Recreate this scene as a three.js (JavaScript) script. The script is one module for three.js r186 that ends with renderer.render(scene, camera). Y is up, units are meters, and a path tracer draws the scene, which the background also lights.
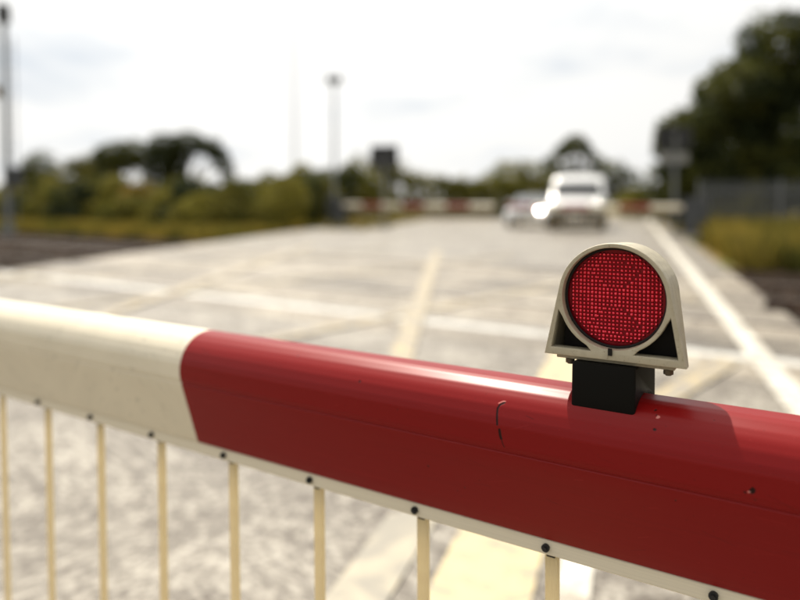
import * as THREE from 'three';
import { mergeGeometries, toCreasedNormals } from 'three/addons/utils/BufferGeometryUtils.js';
import { RoundedBoxGeometry } from 'three/addons/geometries/RoundedBoxGeometry.js';
import { ImprovedNoise } from 'three/addons/math/ImprovedNoise.js';

// ------------------------------------------------------------------ camera, sky, sun, exposure
const scene = new THREE.Scene();
const CAM_H = 1.18;
const camera = new THREE.PerspectiveCamera(2 * Math.atan(300 / 700) * 180 / Math.PI, 4 / 3, 0.05, 1500);
camera.position.set(0, CAM_H, 0);
camera.rotation.x = -Math.atan(27 / 700);
camera.setViewOffset(800, 600, 0, 75, 800, 600);          // the lens is shifted down a little, uprights stay upright
camera.focus = 0.715;
camera.userData.fStop = 1.9;

const SUN = new THREE.Vector3(-0.172, 1, -0.648).normalize();
const sun = new THREE.DirectionalLight(new THREE.Color().setRGB(1, 0.925, 0.80), 4.9);
sun.position.copy(SUN).multiplyScalar(60);
sun.castShadow = true;
sun.shadow.mapSize.set(4096, 4096);
Object.assign(sun.shadow.camera, { left: -45, right: 45, top: 45, bottom: -45, near: 1, far: 160 });
scene.add(sun, sun.target);

const EXPOSURE = 1.2;
const noise = new ImprovedNoise();
const fbm = (x, y, z, o = 4) => { let s = 0, a = 0.5, n = 0; for (let i = 0; i < o; i++) { s += a * noise.noise(x, y, z); n += a; x *= 2.03; y *= 2.03; z *= 2.03; a *= 0.5; } return s / n; };
const clamp = THREE.MathUtils.clamp, smooth = THREE.MathUtils.smoothstep, lerp = THREE.MathUtils.lerp;
{
  // hazy summer sky with thin bright cloud, brighter towards the sun
  const W = 1024, H = 512, data = new Float32Array(W * H * 4), d = new THREE.Vector3();
  for (let j = 0; j < H; j++) for (let i = 0; i < W; i++) {
    const el = ((j + 0.5) / H - 0.5) * Math.PI, az = ((i + 0.5) / W - 0.5) * 2 * Math.PI;
    d.set(Math.cos(el) * Math.cos(az), Math.sin(el), Math.cos(el) * Math.sin(az));
    const y = Math.max(d.y, 0), gam = Math.acos(clamp(d.dot(SUN), -1, 1));
    const hz = Math.pow(1 - y, 5);
    let r = lerp(0.46, 0.92, hz), g = lerp(0.54, 0.93, hz), b = lerp(0.64, 0.93, hz);
    const k = 1 / (y + 0.12), n = fbm(d.x * k * 0.9 + 3.1, d.z * k * 0.9 - 1.7, 4.2, 5);
    const c = smooth(n, -0.52, 0.0) * 0.95;
    r = lerp(r, 0.98, c); g = lerp(g, 0.97, c); b = lerp(b, 0.94, c);
    const glow = 0.36 + 1.42 * Math.exp(-gam / 0.95);
    const o = (j * W + i) * 4;
    data[o] = r * glow; data[o + 1] = g * glow; data[o + 2] = b * glow; data[o + 3] = 1;
  }
  const sky = new THREE.DataTexture(data, W, H, THREE.RGBAFormat, THREE.FloatType);
  sky.mapping = THREE.EquirectangularReflectionMapping; sky.magFilter = sky.minFilter = THREE.LinearFilter; sky.wrapS = THREE.RepeatWrapping; sky.needsUpdate = true;
  scene.background = sky; scene.environment = sky;
}

// ------------------------------------------------------------------ helpers
let seed = 20240611;
const rnd = () => { seed = (seed + 0x6D2B79F5) | 0; let t = Math.imul(seed ^ (seed >>> 15), 1 | seed); t = (t + Math.imul(t ^ (t >>> 7), 61 | t)) ^ t; return ((t ^ (t >>> 14)) >>> 0) / 4294967296; };
const rr = (a, b) => a + (b - a) * rnd();
const V = (x, y, z) => new THREE.Vector3(x, y, z);
const names = {};
const numbered = (n) => { const k = names[n] = (names[n] ?? -1) + 1; return k ? `${n}_${String(k).padStart(3, '0')}` : n; };
const lin = (r, g, b) => new THREE.Color().setRGB(r, g, b);
const mat = (r, g, b, rough = 0.6, o = {}) => new THREE.MeshPhysicalMaterial({ color: lin(r, g, b), roughness: rough, ...o });
function mesh(name, geo, m, parent) { const o = new THREE.Mesh(geo, m); o.name = parent ? name : numbered(name); o.castShadow = o.receiveShadow = true; (parent || scene).add(o); return o; }
function tag(o, label, category, group) { o.userData.label = label; o.userData.category = category; if (group) o.userData.group = group; return o; }
function struct(o, label) { o.userData.kind = 'structure'; if (label) o.userData.label = label; return o; }
function thing(name, label, category, pos = [0, 0, 0], turn = 0, group) { const o = new THREE.Group(); o.name = numbered(name); o.position.set(...pos); o.rotation.y = turn; scene.add(o); return tag(o, label, category, group); }
const xf = (g, x = 0, y = 0, z = 0, rx = 0, ry = 0, rz = 0) => g.applyMatrix4(new THREE.Matrix4().compose(V(x, y, z), new THREE.Quaternion().setFromEuler(new THREE.Euler(rx, ry, rz)), V(1, 1, 1)));
const box = (w, h, d, x = 0, y = 0, z = 0, r = 0) => xf(r ? new RoundedBoxGeometry(w, h, d, 2, r) : new THREE.BoxGeometry(w, h, d), x, y, z);
const cyl = (r0, r1, h, x = 0, y = 0, z = 0, rx = 0, rz = 0, s = 20) => xf(new THREE.CylinderGeometry(r0, r1, h, s), x, y, z, rx, 0, rz);
const merge = (a) => mergeGeometries(a.map((g) => { const n = g.index ? g.toNonIndexed() : g; for (const k of Object.keys(n.attributes)) if (!['position', 'normal', 'uv'].includes(k)) n.deleteAttribute(k); return n; }));
function tex(w, h, fn, srgb = true) {
  const d = new Uint8Array(w * h * 4);
  for (let j = 0; j < h; j++) for (let i = 0; i < w; i++) { const c = fn(i / w, j / h, i, j), o = (j * w + i) * 4; for (let k = 0; k < 3; k++) { let v = clamp(c[k], 0, 1); if (srgb) v = v <= 0.0031308 ? v * 12.92 : 1.055 * Math.pow(v, 1 / 2.4) - 0.055; d[o + k] = Math.round(v * 255); } d[o + 3] = 255; }
  const t = new THREE.DataTexture(d, w, h); t.magFilter = THREE.LinearFilter; t.minFilter = THREE.LinearMipmapLinearFilter; t.generateMipmaps = true; t.wrapS = t.wrapT = THREE.RepeatWrapping; if (srgb) t.colorSpace = THREE.SRGBColorSpace; t.needsUpdate = true; return t;
}
// noise that tiles over the unit square
const tile = (u, v, f, z, o = 4) => { const a = u * 2 * Math.PI, b = v * 2 * Math.PI, r = f / 6.283; return fbm(Math.cos(a) * r + 7.3, Math.sin(a) * r + Math.cos(b) * r * 0.97, Math.sin(b) * r + z, o); };
const rep = (t, x, y) => { const c = t.clone(); c.repeat.set(x, y); c.needsUpdate = true; return c; };

// ------------------------------------------------------------------ the lie of the place (x, z in metres)
const ALONG = V(-0.832, 0, -0.5547);      // along the barrier and the rails, to the left
const ACROSS = V(0.5547, 0, -0.832);      // square to the rails, away
const ROAD = V(0.313, 0, -0.95);          // the way the road runs
const railPt = (t, p, y = 0) => V(0, y, 0).addScaledVector(ALONG, t).addScaledVector(ACROSS, p);
const RAIL_TURN = Math.atan2(-ALONG.z, ALONG.x);   // turns local +x onto ALONG
const edgeR = (z) => 1.60 + 0.33 * -z, edgeL = (z) => -8.55 + 0.19 * -z;
// where a line at distance p meets a road edge, measured along the rails
const onEdge = (p, x0, k) => { const a = railPt(0, p); return (x0 - k * a.z - a.x) / (ALONG.x + k * ALONG.z); };
const tRight = (p) => onEdge(p, 1.60, 0.33), tLeft = (p) => onEdge(p, -8.55, 0.19);

// ------------------------------------------------------------------ surface textures
const grit = tex(1024, 1024, (() => { const g = new Float32Array(1024 * 1024); for (let i = 0; i < g.length; i++) g[i] = rnd(); const at = (x, y) => g[((y & 1023) << 10) | (x & 1023)];
  return (u, v, i, j) => {
    const cell = at(i >> 1, j >> 1), fine = at(i, j), c2 = at((i >> 2) + 77, (j >> 2) + 31);
    const big = tile(u, v, 5, 1.3, 5), mid = tile(u, v, 22, 8.1, 3);
    const c3 = at((i >> 4) + 9, (j >> 4) + 57), fl = tile(u, v, 60, 3.7, 3);
    // pale and dark chippings in brown binder
    const chip = tile(u, v, 120, 12.7, 2);
    let s = 0.41 + 0.75 * big + 0.70 * mid + 1.0 * fl + 1.2 * chip + (cell - 0.5) * 0.30 + (fine - 0.5) * 0.15 + (c2 - 0.5) * 0.30 + (c3 - 0.5) * 0.08;
    s = clamp(s, 0, 1.15);
    return [lerp(0.080, 0.375, s), lerp(0.060, 0.340, s), lerp(0.040, 0.282, s)];
  }; })());
const gritBump = tex(512, 512, () => { const v = rnd(); return [v, v, v]; }, false);
const asphalt = new THREE.MeshStandardMaterial({ map: rep(grit, 1 / 2.6, 1 / 2.6), bumpMap: rep(gritBump, 1 / 1.5, 1 / 1.5), bumpScale: 0.004, roughness: 0.45, color: lin(0.84, 0.84, 0.84) });
const asphaltFar = new THREE.MeshStandardMaterial({ map: rep(grit, 1 / 3.7, 1 / 3.7), roughness: 0.45, color: lin(0.84, 0.84, 0.84) });
const soilTex = tex(512, 512, (u, v) => { const n = tile(u, v, 6, 2.2, 5), m = tile(u, v, 30, 5.2, 3), w = clamp(0.5 + n * 1.6, 0, 1); const s = 1 + m * 0.8 + (rnd() - 0.5) * 0.4; return [lerp(0.10, 0.20, w) * s, lerp(0.11, 0.135, w) * s, lerp(0.03, 0.05, w) * s]; });
const soil = new THREE.MeshPhysicalMaterial({ specularIntensity: 0.2, map: rep(soilTex, 1 / 6, 1 / 6), roughness: 0.95 });
const ballastTex = tex(512, 512, (u, v, i, j) => { const s = 0.5 + rnd() * 0.9 + tile(u, v, 8, 6.1, 3) * 0.5; return [0.045 * s, 0.033 * s, 0.025 * s]; });
const ballastMat = new THREE.MeshPhysicalMaterial({ specularIntensity: 0.15, map: rep(ballastTex, 1 / 3, 1 / 3), roughness: 0.9, bumpMap: rep(gritBump, 1 / 4, 1 / 4), bumpScale: 0.03 });
function paintTex(c, under, wear, sd) { return tex(512, 512, (u, v) => { const n = tile(u, v, 12, sd, 5) + (rnd() - 0.5) * 0.35, w = smooth(n, wear - 0.18, wear + 0.18), s = 1 + (rnd() - 0.5) * 0.25; return c.map((a, k) => lerp(a, under[k], w) * s); }); }
const yellowPaint = new THREE.MeshStandardMaterial({ map: rep(paintTex([0.42, 0.33, 0.175], [0.235, 0.21, 0.175], -0.08, 1.1), 1 / 1.1, 1 / 1.1), roughness: 0.6 });
const yellowPale = new THREE.MeshStandardMaterial({ map: rep(paintTex([0.50, 0.41, 0.23], [0.30, 0.26, 0.19], 0.12, 4.1), 1 / 1.1, 1 / 1.1), roughness: 0.6 });
const creamLine = new THREE.MeshStandardMaterial({ map: rep(paintTex([0.36, 0.32, 0.24], [0.24, 0.22, 0.18], 0.0, 6.6), 1 / 1.1, 1 / 1.1), roughness: 0.6 });
const whitePaint = new THREE.MeshStandardMaterial({ map: rep(paintTex([0.58, 0.55, 0.48], [0.30, 0.27, 0.22], 0.10, 9.1), 1 / 1.3, 1 / 1.3), roughness: 0.6 });

// flat sheet of given corners (x, z), y up, uv in metres
function sheet(corners, y, thick = 0) {
  const s = new THREE.Shape(corners.map(([x, z]) => new THREE.Vector2(x, -z)));
  const g = thick ? new THREE.ExtrudeGeometry(s, { depth: thick, bevelEnabled: false }) : new THREE.ShapeGeometry(s);
  g.rotateX(-Math.PI / 2); g.translate(0, y - thick, 0); return g;
}
const xz = (v) => [v.x, v.z];

// ------------------------------------------------------------------ ground, road, crossing deck
{ const g = new THREE.PlaneGeometry(900, 900, 1, 1); g.rotateX(-Math.PI / 2); g.translate(0, -0.16, -200); const uv = g.attributes.uv; for (let i = 0; i < uv.count; i++) uv.setXY(i, uv.getX(i) * 900, uv.getY(i) * 900); struct(mesh('ground', g, soil), 'rough grass and soil around the crossing'); }
const P0 = 5.02, P1 = 11.55;   // the deck lies between these distances
const roadPart = (pa, pb, y) => sheet([xz(railPt(tRight(pa), pa)), xz(railPt(tRight(pb), pb)), xz(railPt(tLeft(pb), pb)), xz(railPt(tLeft(pa), pa))], y, 0.25);
const near = struct(mesh('road', roadPart(-7, P0, 0), asphalt), 'pale worn asphalt road before the crossing');
const far = struct(mesh('road', roadPart(P1, 46, 0), asphaltFar), 'pale worn asphalt road beyond the tracks');
const bed = struct(mesh('ballast_bed', sheet([xz(railPt(-34, 4.1)), xz(railPt(60, 4.1)), xz(railPt(60, 13.6)), xz(railPt(-34, 13.6))], -0.10, 0.04), ballastMat), 'dark brown ballast under the tracks');
// the deck: rows of panels between the rails
const deck = new THREE.Group(); deck.name = 'crossing_deck'; scene.add(deck); struct(deck, 'panelled deck between and beside the rails');
const R1 = 5.83, R2 = 7.265, R3 = 9.23, R4 = 10.665;
const panelMats = [0, 1, 2, 3].map((i) => new THREE.MeshStandardMaterial({ map: (() => { const t = rep(grit, 1 / 2.2, 1 / 2.2); t.offset.set(i * 0.23, i * 0.41); return t; })(), roughness: 0.55, color: [lin(1.15, 1.13, 1.08), lin(0.76, 0.74, 0.71), lin(0.50, 0.48, 0.45), lin(1.0, 0.98, 0.94)][i] }));
const concrete = new THREE.MeshStandardMaterial({ map: rep(paintTex([0.56, 0.55, 0.51], [0.38, 0.36, 0.32], 0.16, 5.5), 1 / 2, 1 / 2), roughness: 0.5 });
const rows = [[P0 + 0.006, 5.60, 0], [5.606, R1 - 0.042, 4], [R1 + 0.10, 6.54, 0], [6.55, R2 - 0.10, 0], [R2 + 0.045, 8.24, 0], [8.25, R3 - 0.045, 0], [R3 + 0.10, 9.94, 0], [9.95, R4 - 0.10, 0], [R4 + 0.045, P1 - 0.006, 0]];
rows.forEach(([pa, pb, kind], ri) => {
  let k = 0;
  for (let a = -9 + (ri % 2) * 0.9; a < 18; a += 1.8, k++) {
    // clip each panel to the road edges
    const r0 = Math.max(a, tRight(pa)), r1 = Math.max(a, tRight(pb)), l0 = Math.min(a + 1.79, tLeft(pa)), l1 = Math.min(a + 1.79, tLeft(pb));
    if (l0 - r0 < 0.15 || l1 - r1 < 0.15) continue;
    const y = 0.001 + rnd() * 0.003;
    mesh('panel', sheet([xz(railPt(r0, pa)), xz(railPt(r1, pb)), xz(railPt(l1, pb)), xz(railPt(l0, pa))], y, 0.09), kind === 4 ? concrete : panelMats[[0, 3, 1, 2, 0, 1, 3][(k * 5 + ri * 3) % 7]], deck);
  }
});
// painted lines, worn, a little above the road
const strip = (a, dir, len, w, y) => { const n = V(-dir.z, 0, dir.x).multiplyScalar(w / 2), b = a.clone().addScaledVector(dir, len); return sheet([xz(a.clone().sub(n)), xz(b.clone().sub(n)), xz(b.clone().add(n)), xz(a.clone().add(n))], y); };
const lineAt = (x, z, fwd, back, w, y, m, name, parent, dir = ROAD) => mesh(name, strip(V(x, 0, z).addScaledVector(dir, -back), dir, fwd + back, w, y), m, parent);
lineAt(2.90, -5.86, 44, 7.2, 0.17, 0.0125, whitePaint, 'edge_line', near);
lineAt(0.325, -2.30, 3.6, 2.0, 0.30, 0.0085, yellowPale, 'yellow_line', near);
lineAt(0.60, -2.30, 1.2, 2.0, 0.10, 0.0085, whitePaint, 'white_line', near);
lineAt(-0.06, -2.21, 0.35, 1.6, 0.18, 0.0085, creamLine, 'yellow_line', near);
// the yellow box: two families of slanting lines, clipped to the box
{
  const inside = (x, z) => { const p = x * ACROSS.x + z * ACROSS.z; return p > 2.6 && p < 13.2 && x < edgeR(z) - 0.85 && x > edgeL(z) + 0.7; };
  const family = (ang, gap, off, y, w) => {
    const d = V(Math.sin(ang), 0, -Math.cos(ang)), n = V(Math.cos(ang), 0, Math.sin(ang));
    for (let k = -9; k < 10; k++) {
      let a = null, b = null;
      for (let s = -4; s < 24; s += 0.04) { const x = n.x * (k * gap + off) + d.x * s, z = n.z * (k * gap + off) + d.z * s; if (inside(x, z)) { if (a === null) a = s; b = s; } }
      if (a === null || b - a < 0.5) continue;
      mesh('yellow_hatch_line', strip(V(n.x * (k * gap + off) + d.x * a, 0, n.z * (k * gap + off) + d.z * a), d, b - a, w, y), yellowPaint, near);
    }
  };
  family(0.72, 3.10, -4.61, 0.0165, 0.17);
  family(0.0785, 3.10, -0.39, 0.0205, 0.18);
}

// ------------------------------------------------------------------ the two railway tracks
const railShape = (() => { const s = new THREE.Shape(); [[-0.07, 0], [0.07, 0], [0.07, 0.012], [0.012, 0.03], [0.010, 0.11], [0.036, 0.125], [0.036, 0.15], [0.030, 0.158], [-0.030, 0.158], [-0.036, 0.15], [-0.036, 0.125], [-0.010, 0.11], [-0.012, 0.03], [-0.07, 0.012]].forEach(([x, y], i) => i ? s.lineTo(x, y) : s.moveTo(x, y)); return s; })();
const railSteel = mat(0.62, 0.60, 0.57, 0.28, { metalness: 0.9 });
const railSteelDark = mat(0.16, 0.10, 0.07, 0.7, { metalness: 0.3 });
const sleeperMat = mat(0.10, 0.08, 0.062, 0.95, { specularIntensity: 0.2 });
const sleeperGeo = box(0.26, 0.12, 2.5, 0, 0, 0, 0.015);
for (const [pa, pb, label] of [[R1, R2, 'pair of polished rails on sleepers on the near side of the other track'], [R3, R4, 'pair of polished rails on sleepers beside the trackside hedge']]) {
  const c = railPt(0, (pa + pb) / 2), t = thing('railway_track', label, 'railway track', [c.x, -0.152, c.z], RAIL_TURN);
  for (const s of [-1, 1]) {
    const g = new THREE.ExtrudeGeometry(railShape, { depth: 90, bevelEnabled: false }); g.rotateY(Math.PI / 2); g.translate(-32, 0, s * (pb - pa) / 2);
    const rail = mesh('rail', g, railSteelDark, t);
    mesh('rail_head', box(90, 0.005, 0.056, 13, 0.1615, s * (pb - pa) / 2), railSteel, rail);
  }
  for (let x = -30; x < 52; x += 0.65) { const p = (pa + pb) / 2; if (x > tRight(p) - 1.2 && x < tLeft(p) + 1.2) continue; const o = mesh('sleeper', sleeperGeo, sleeperMat, t); o.position.set(x, -0.02 + 0.05, 0); }
}

// ------------------------------------------------------------------ the striped boom in front of the camera
const AX = V(0.2286, 0, -0.725);                    // foot of the boom's axis under the lamp
const TUBE_R = 0.053, TUBE_Y = CAM_H - 0.2545;       // the round top of the boom
const BOOM_TURN = Math.atan2(-ALONG.z, ALONG.x);    // local +x along the boom (left), local +z away from or to the viewer
// local frame of the boom: +x = ALONG, +y up, +z = ACROSS turned: check sign so that -z faces the camera
const profile = [];   // [towards camera, up]
{
  const pts = [];
  for (let a = 90; a >= -18; a -= 4.5) pts.push([TUBE_R * Math.cos(a * Math.PI / 180), TUBE_R * Math.sin(a * Math.PI / 180)]);
  const e = pts[pts.length - 1];
  pts.push([e[0] - 0.0012, e[1] - 0.0007], [e[0] - 0.0015, e[1] - 0.0022], [e[0] - 0.0005, e[1] - 0.0034]);
  for (let k = 1; k <= 6; k++) pts.push([lerp(e[0] - 0.0005, 0.0215, k / 6), lerp(e[1] - 0.0034, -0.1125, k / 6)]);
  pts.push([0.0205, -0.115], [0.0185, -0.1165]);
  profile.push(...pts); for (let i = pts.length - 1; i > 0; i--) profile.push([-pts[i][0], pts[i][1]]);
}
// a length of the boom from t0 to t1; uv = (metres along, metres round the profile)
function boomLength(t0, t1, n = 24) {
  const pos = [], uv = [], idx = [], m = profile.length, arc = [0];
  for (let i = 1; i <= m; i++) { const a = profile[i - 1], b = profile[i % m]; arc.push(arc[i - 1] + Math.hypot(a[0] - b[0], a[1] - b[1])); }
  for (let k = 0; k <= n; k++) for (let i = 0; i <= m; i++) { const q = profile[i % m], t = lerp(t0, t1, k / n); pos.push(t, q[1], -q[0]); uv.push(t, arc[i]); }
  for (let k = 0; k < n; k++) for (let i = 0; i < m; i++) { const a = k * (m + 1) + i, b = a + m + 1; idx.push(a, b, a + 1, b, b + 1, a + 1); }
  let g = new THREE.BufferGeometry(); g.setAttribute('position', new THREE.Float32BufferAttribute(pos, 3)); g.setAttribute('uv', new THREE.Float32BufferAttribute(uv, 2)); g.setIndex(idx);
  g = toCreasedNormals(g, 0.5);
  const caps = [t0, t1].map((t) => { const s = new THREE.ShapeGeometry(new THREE.Shape(profile.map(([u, v]) => new THREE.Vector2(-u, v)))); s.rotateY(Math.PI / 2); const p = s.attributes.position; for (let i = 0; i < p.count; i++) p.setX(i, t); const z = p; for (let i = 0; i < p.count; i++) p.setZ(i, -p.getZ(i) * -1); return s; });
  return merge([g, ...caps]);
}
const BAND0 = -0.62, BAND1 = 0.634;                 // ends of the red band in view
// paint of the red band: scuffs, chips and a dented scratch, painted along the metal
const W_T = 2048, H_T = 768, SPAN_T = BAND1 - BAND0, SPAN_V = 0.45;
function bandCanvas(draw, bg) { const c = document.createElement('canvas'); c.width = W_T; c.height = H_T; const x = c.getContext('2d'); x.fillStyle = bg; x.fillRect(0, 0, W_T, H_T); draw(x); return c; }
const px = (t) => (t - BAND0) / SPAN_T * W_T, py = (v) => H_T - v / SPAN_V * H_T;
function marks(x, dark, mid, lite) {
  const poly = (pts, w, col) => { x.strokeStyle = col; x.lineWidth = w; x.lineCap = 'round'; x.lineJoin = 'round'; x.beginPath(); pts.forEach(([t, v], i) => i ? x.lineTo(px(t), py(v)) : x.moveTo(px(t), py(v))); x.stroke(); };
  // the dented scratch on the shoulder of the tube
  poly([[0.1105, 0.0475], [0.1150, 0.0510], [0.1165, 0.0550], [0.1160, 0.0610], [0.1150, 0.0670], [0.1142, 0.0720]], 3.4, dark);
  poly([[0.1098, 0.0462], [0.1130, 0.0468], [0.1168, 0.0495]], 2.6, lite);
  poly([[0.1112, 0.0770], [0.1100, 0.0830], [0.1090, 0.0860]], 4.6, dark);
  poly([[0.1086, 0.0870], [0.1072, 0.0920], [0.1060, 0.0950]], 2.2, mid);
  const chip = (t, v, r, col, n = 7) => { x.fillStyle = col; x.beginPath(); for (let i = 0; i < n; i++) { const a = i / n * 6.283, q = r * (0.55 + 0.75 * rnd()); x.lineTo(px(t + q * Math.cos(a)), py(v + q * Math.sin(a))); } x.closePath(); x.fill(); };
  chip(-0.0480, 0.0345, 0.0024, lite); chip(-0.0462, 0.0330, 0.0012, mid); chip(-0.0440, 0.0270, 0.0016, dark); chip(-0.0475, 0.0490, 0.0018, dark);
  chip(-0.1330, 0.0870, 0.0030, dark); chip(-0.1310, 0.0890, 0.0014, lite); chip(-0.1275, 0.0900, 0.0016, mid);
  chip(0.305, 0.052, 0.0016, dark); chip(-0.205, 0.060, 0.0020, mid); chip(0.42, 0.030, 0.0014, mid); chip(0.21, 0.145, 0.0015, mid);
  for (let k = 0; k < 46; k++) { const t = rr(BAND0, BAND1), v = rr(0.0, 0.19), r = rr(0.0003, 0.0009); chip(t, v, r, rnd() < 0.5 ? mid : dark, 5); }
}
seed = 77;
const redCanvas = bandCanvas((x) => {
  // uneven, slightly faded paint: soft lengthwise streaks of wiped road dirt
  for (let k = 0; k < 420; k++) { const t = rr(BAND0, BAND1), v = rr(0, SPAN_V), l = rr(0.03, 0.35), a = rr(0.012, 0.05); x.strokeStyle = rnd() < 0.5 ? `rgba(70,14,10,${a})` : `rgba(190,60,50,${a * 0.8})`; x.lineWidth = rr(1, 7); x.beginPath(); x.moveTo(px(t), py(v)); x.lineTo(px(t + l), py(v + rr(-0.004, 0.004))); x.stroke(); }
  for (let k = 0; k < 2600; k++) { x.fillStyle = rnd() < 0.6 ? `rgba(50,14,10,${rr(0.05, 0.28)})` : `rgba(225,120,105,${rr(0.04, 0.18)})`; x.fillRect(rr(0, W_T), rr(0, H_T), rr(1, 2.4), rr(1, 2)); }
  for (let k = 0; k < 60; k++) { const t = rr(BAND0, BAND1), v = rr(0.0, 0.19), l = rr(0.004, 0.03), q = rr(-0.4, 0.4); x.strokeStyle = rnd() < 0.5 ? `rgba(40,8,8,${rr(0.15, 0.4)})` : `rgba(220,130,120,${rr(0.1, 0.25)})`; x.lineWidth = rr(0.7, 1.3); x.beginPath(); x.moveTo(px(t), py(v)); x.lineTo(px(t + l * Math.cos(q)), py(v + l * Math.sin(q))); x.stroke(); }
  seed = 991; marks(x, 'rgba(28,10,8,0.9)', 'rgba(60,14,12,0.75)', 'rgba(214,150,140,0.8)');
}, '#800e0e');
const redBumpCanvas = bandCanvas((x) => { for (let k = 0; k < 300; k++) { x.fillStyle = rnd() < 0.5 ? 'rgba(140,140,140,0.10)' : 'rgba(116,116,116,0.10)'; const r = rr(12, 60); x.beginPath(); x.ellipse(rr(0, W_T), rr(0, H_T), r * 3, r * 0.7, 0, 0, 7); x.fill(); } seed = 991; marks(x, '#202020', '#606060', '#d8d8d8'); }, '#808080');
const redRoughCanvas = bandCanvas((x) => { for (let k = 0; k < 700; k++) { x.strokeStyle = rnd() < 0.5 ? `rgba(130,130,130,${rr(0.05, 0.2)})` : `rgba(60,60,60,${rr(0.05, 0.2)})`; x.lineWidth = rr(1, 9); const t = rr(0, W_T), v = rr(0, H_T); x.beginPath(); x.moveTo(t, v); x.lineTo(t + rr(20, 300), v + rr(-4, 4)); x.stroke(); } }, '#5e5e5e');
const bandTex = (c, srgb) => { const t = new THREE.CanvasTexture(c); t.wrapS = t.wrapT = THREE.RepeatWrapping; t.repeat.set(1 / SPAN_T, 1 / SPAN_V); t.offset.set(-BAND0 / SPAN_T, 0); if (srgb) t.colorSpace = THREE.SRGBColorSpace; return t; };
const redPaint = new THREE.MeshPhysicalMaterial({ map: bandTex(redCanvas, true), bumpMap: bandTex(redBumpCanvas), bumpScale: 0.0009, roughnessMap: bandTex(redRoughCanvas), roughness: 0.95, specularIntensity: 0.4 });
seed = 4242;
const creamTex = tex(512, 512, (u, v) => { const n = tile(u, v, 6, 3.3, 5), s = 1 + n * 0.10, k = smooth(tile(u, v, 40, 1.1, 3) + (rnd() - 0.5) * 0.3, 0.32, 0.5) * 0.35; return [0.74 * s * (1 - k), 0.67 * s * (1 - k), 0.525 * s * (1 - k)]; });
const creamPaint = new THREE.MeshPhysicalMaterial({ map: rep(creamTex, 2.2, 2.2), roughness: 0.38, specularIntensity: 0.7 });
const boom = thing('barrier_boom', 'red and white striped crossing barrier boom carrying a red lamp', 'barrier', [AX.x, 0, AX.z], BOOM_TURN); boom.rotation.z = -0.0055; boom.position.addScaledVector(ALONG, -0.005); // the arm droops a little to its tip
const ends = [-2.25, BAND0, BAND1, 1.85, 3.05, 4.25, 5.3];
for (let k = 0; k < ends.length - 1; k++) { const red = k % 2 === 1, o = mesh(red ? 'red_band' : 'white_band', boomLength(ends[k], ends[k + 1]), red ? redPaint : creamPaint, boom); o.position.y = TUBE_Y; }
// skirt rail under the boom, with a black bolt in front of every hanging bar
const RAIL_TOP = TUBE_Y - 0.117;
mesh('skirt_rail', box(7.3, 0.0175, 0.036, 1.62, RAIL_TOP - 0.00875, 0, 0.0022), creamPaint, boom);
const blackRubber = mat(0.012, 0.012, 0.012, 0.65);
const barMat = new THREE.MeshPhysicalMaterial({ map: rep(paintTex([0.86, 0.76, 0.52], [0.68, 0.55, 0.34], 0.25, 2.9), 3, 3), roughness: 0.9, transmission: 0.45, thickness: 0 })   // glass-fibre rod, lets some sun through;
const boltGeo = merge([cyl(0.0042, 0.0046, 0.004, 0, 0, -0.0198, Math.PI / 2, 0, 10), cyl(0.0026, 0.0026, 0.0035, 0, 0, -0.0228, Math.PI / 2, 0, 6)]);
const barGeo = box(0.0155, 0.66, 0.007, 0, -0.33, 0, 0.0015);
const pinGeo = merge([box(0.010, 0.012, 0.012, 0, -0.006, 0, 0.001)]);
const BAR0 = 0.0715, BAR_STEP = 0.1691;
for (let k = -12; k < 32; k++) {
  const t = BAR0 + k * BAR_STEP; if (t < -2.0 || t > 5.2) continue;
  const b = mesh('bolt', boltGeo, blackRubber, boom); b.position.set(t, RAIL_TOP - 0.0085, 0); b.rotation.z = rnd() * 3;
  const q = mesh('skirt_bar', barGeo, barMat, boom); q.position.set(t, RAIL_TOP - 0.020, 0); q.rotation.z = rr(-0.006, 0.006);
  mesh('pin', pinGeo, blackRubber, q).position.set(0, 0.0065, 0);
}
mesh('skirt_bottom_rail', box(7.2, 0.02, 0.02, 1.6, RAIL_TOP - 0.69, 0, 0.003), barMat, boom);

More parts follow.
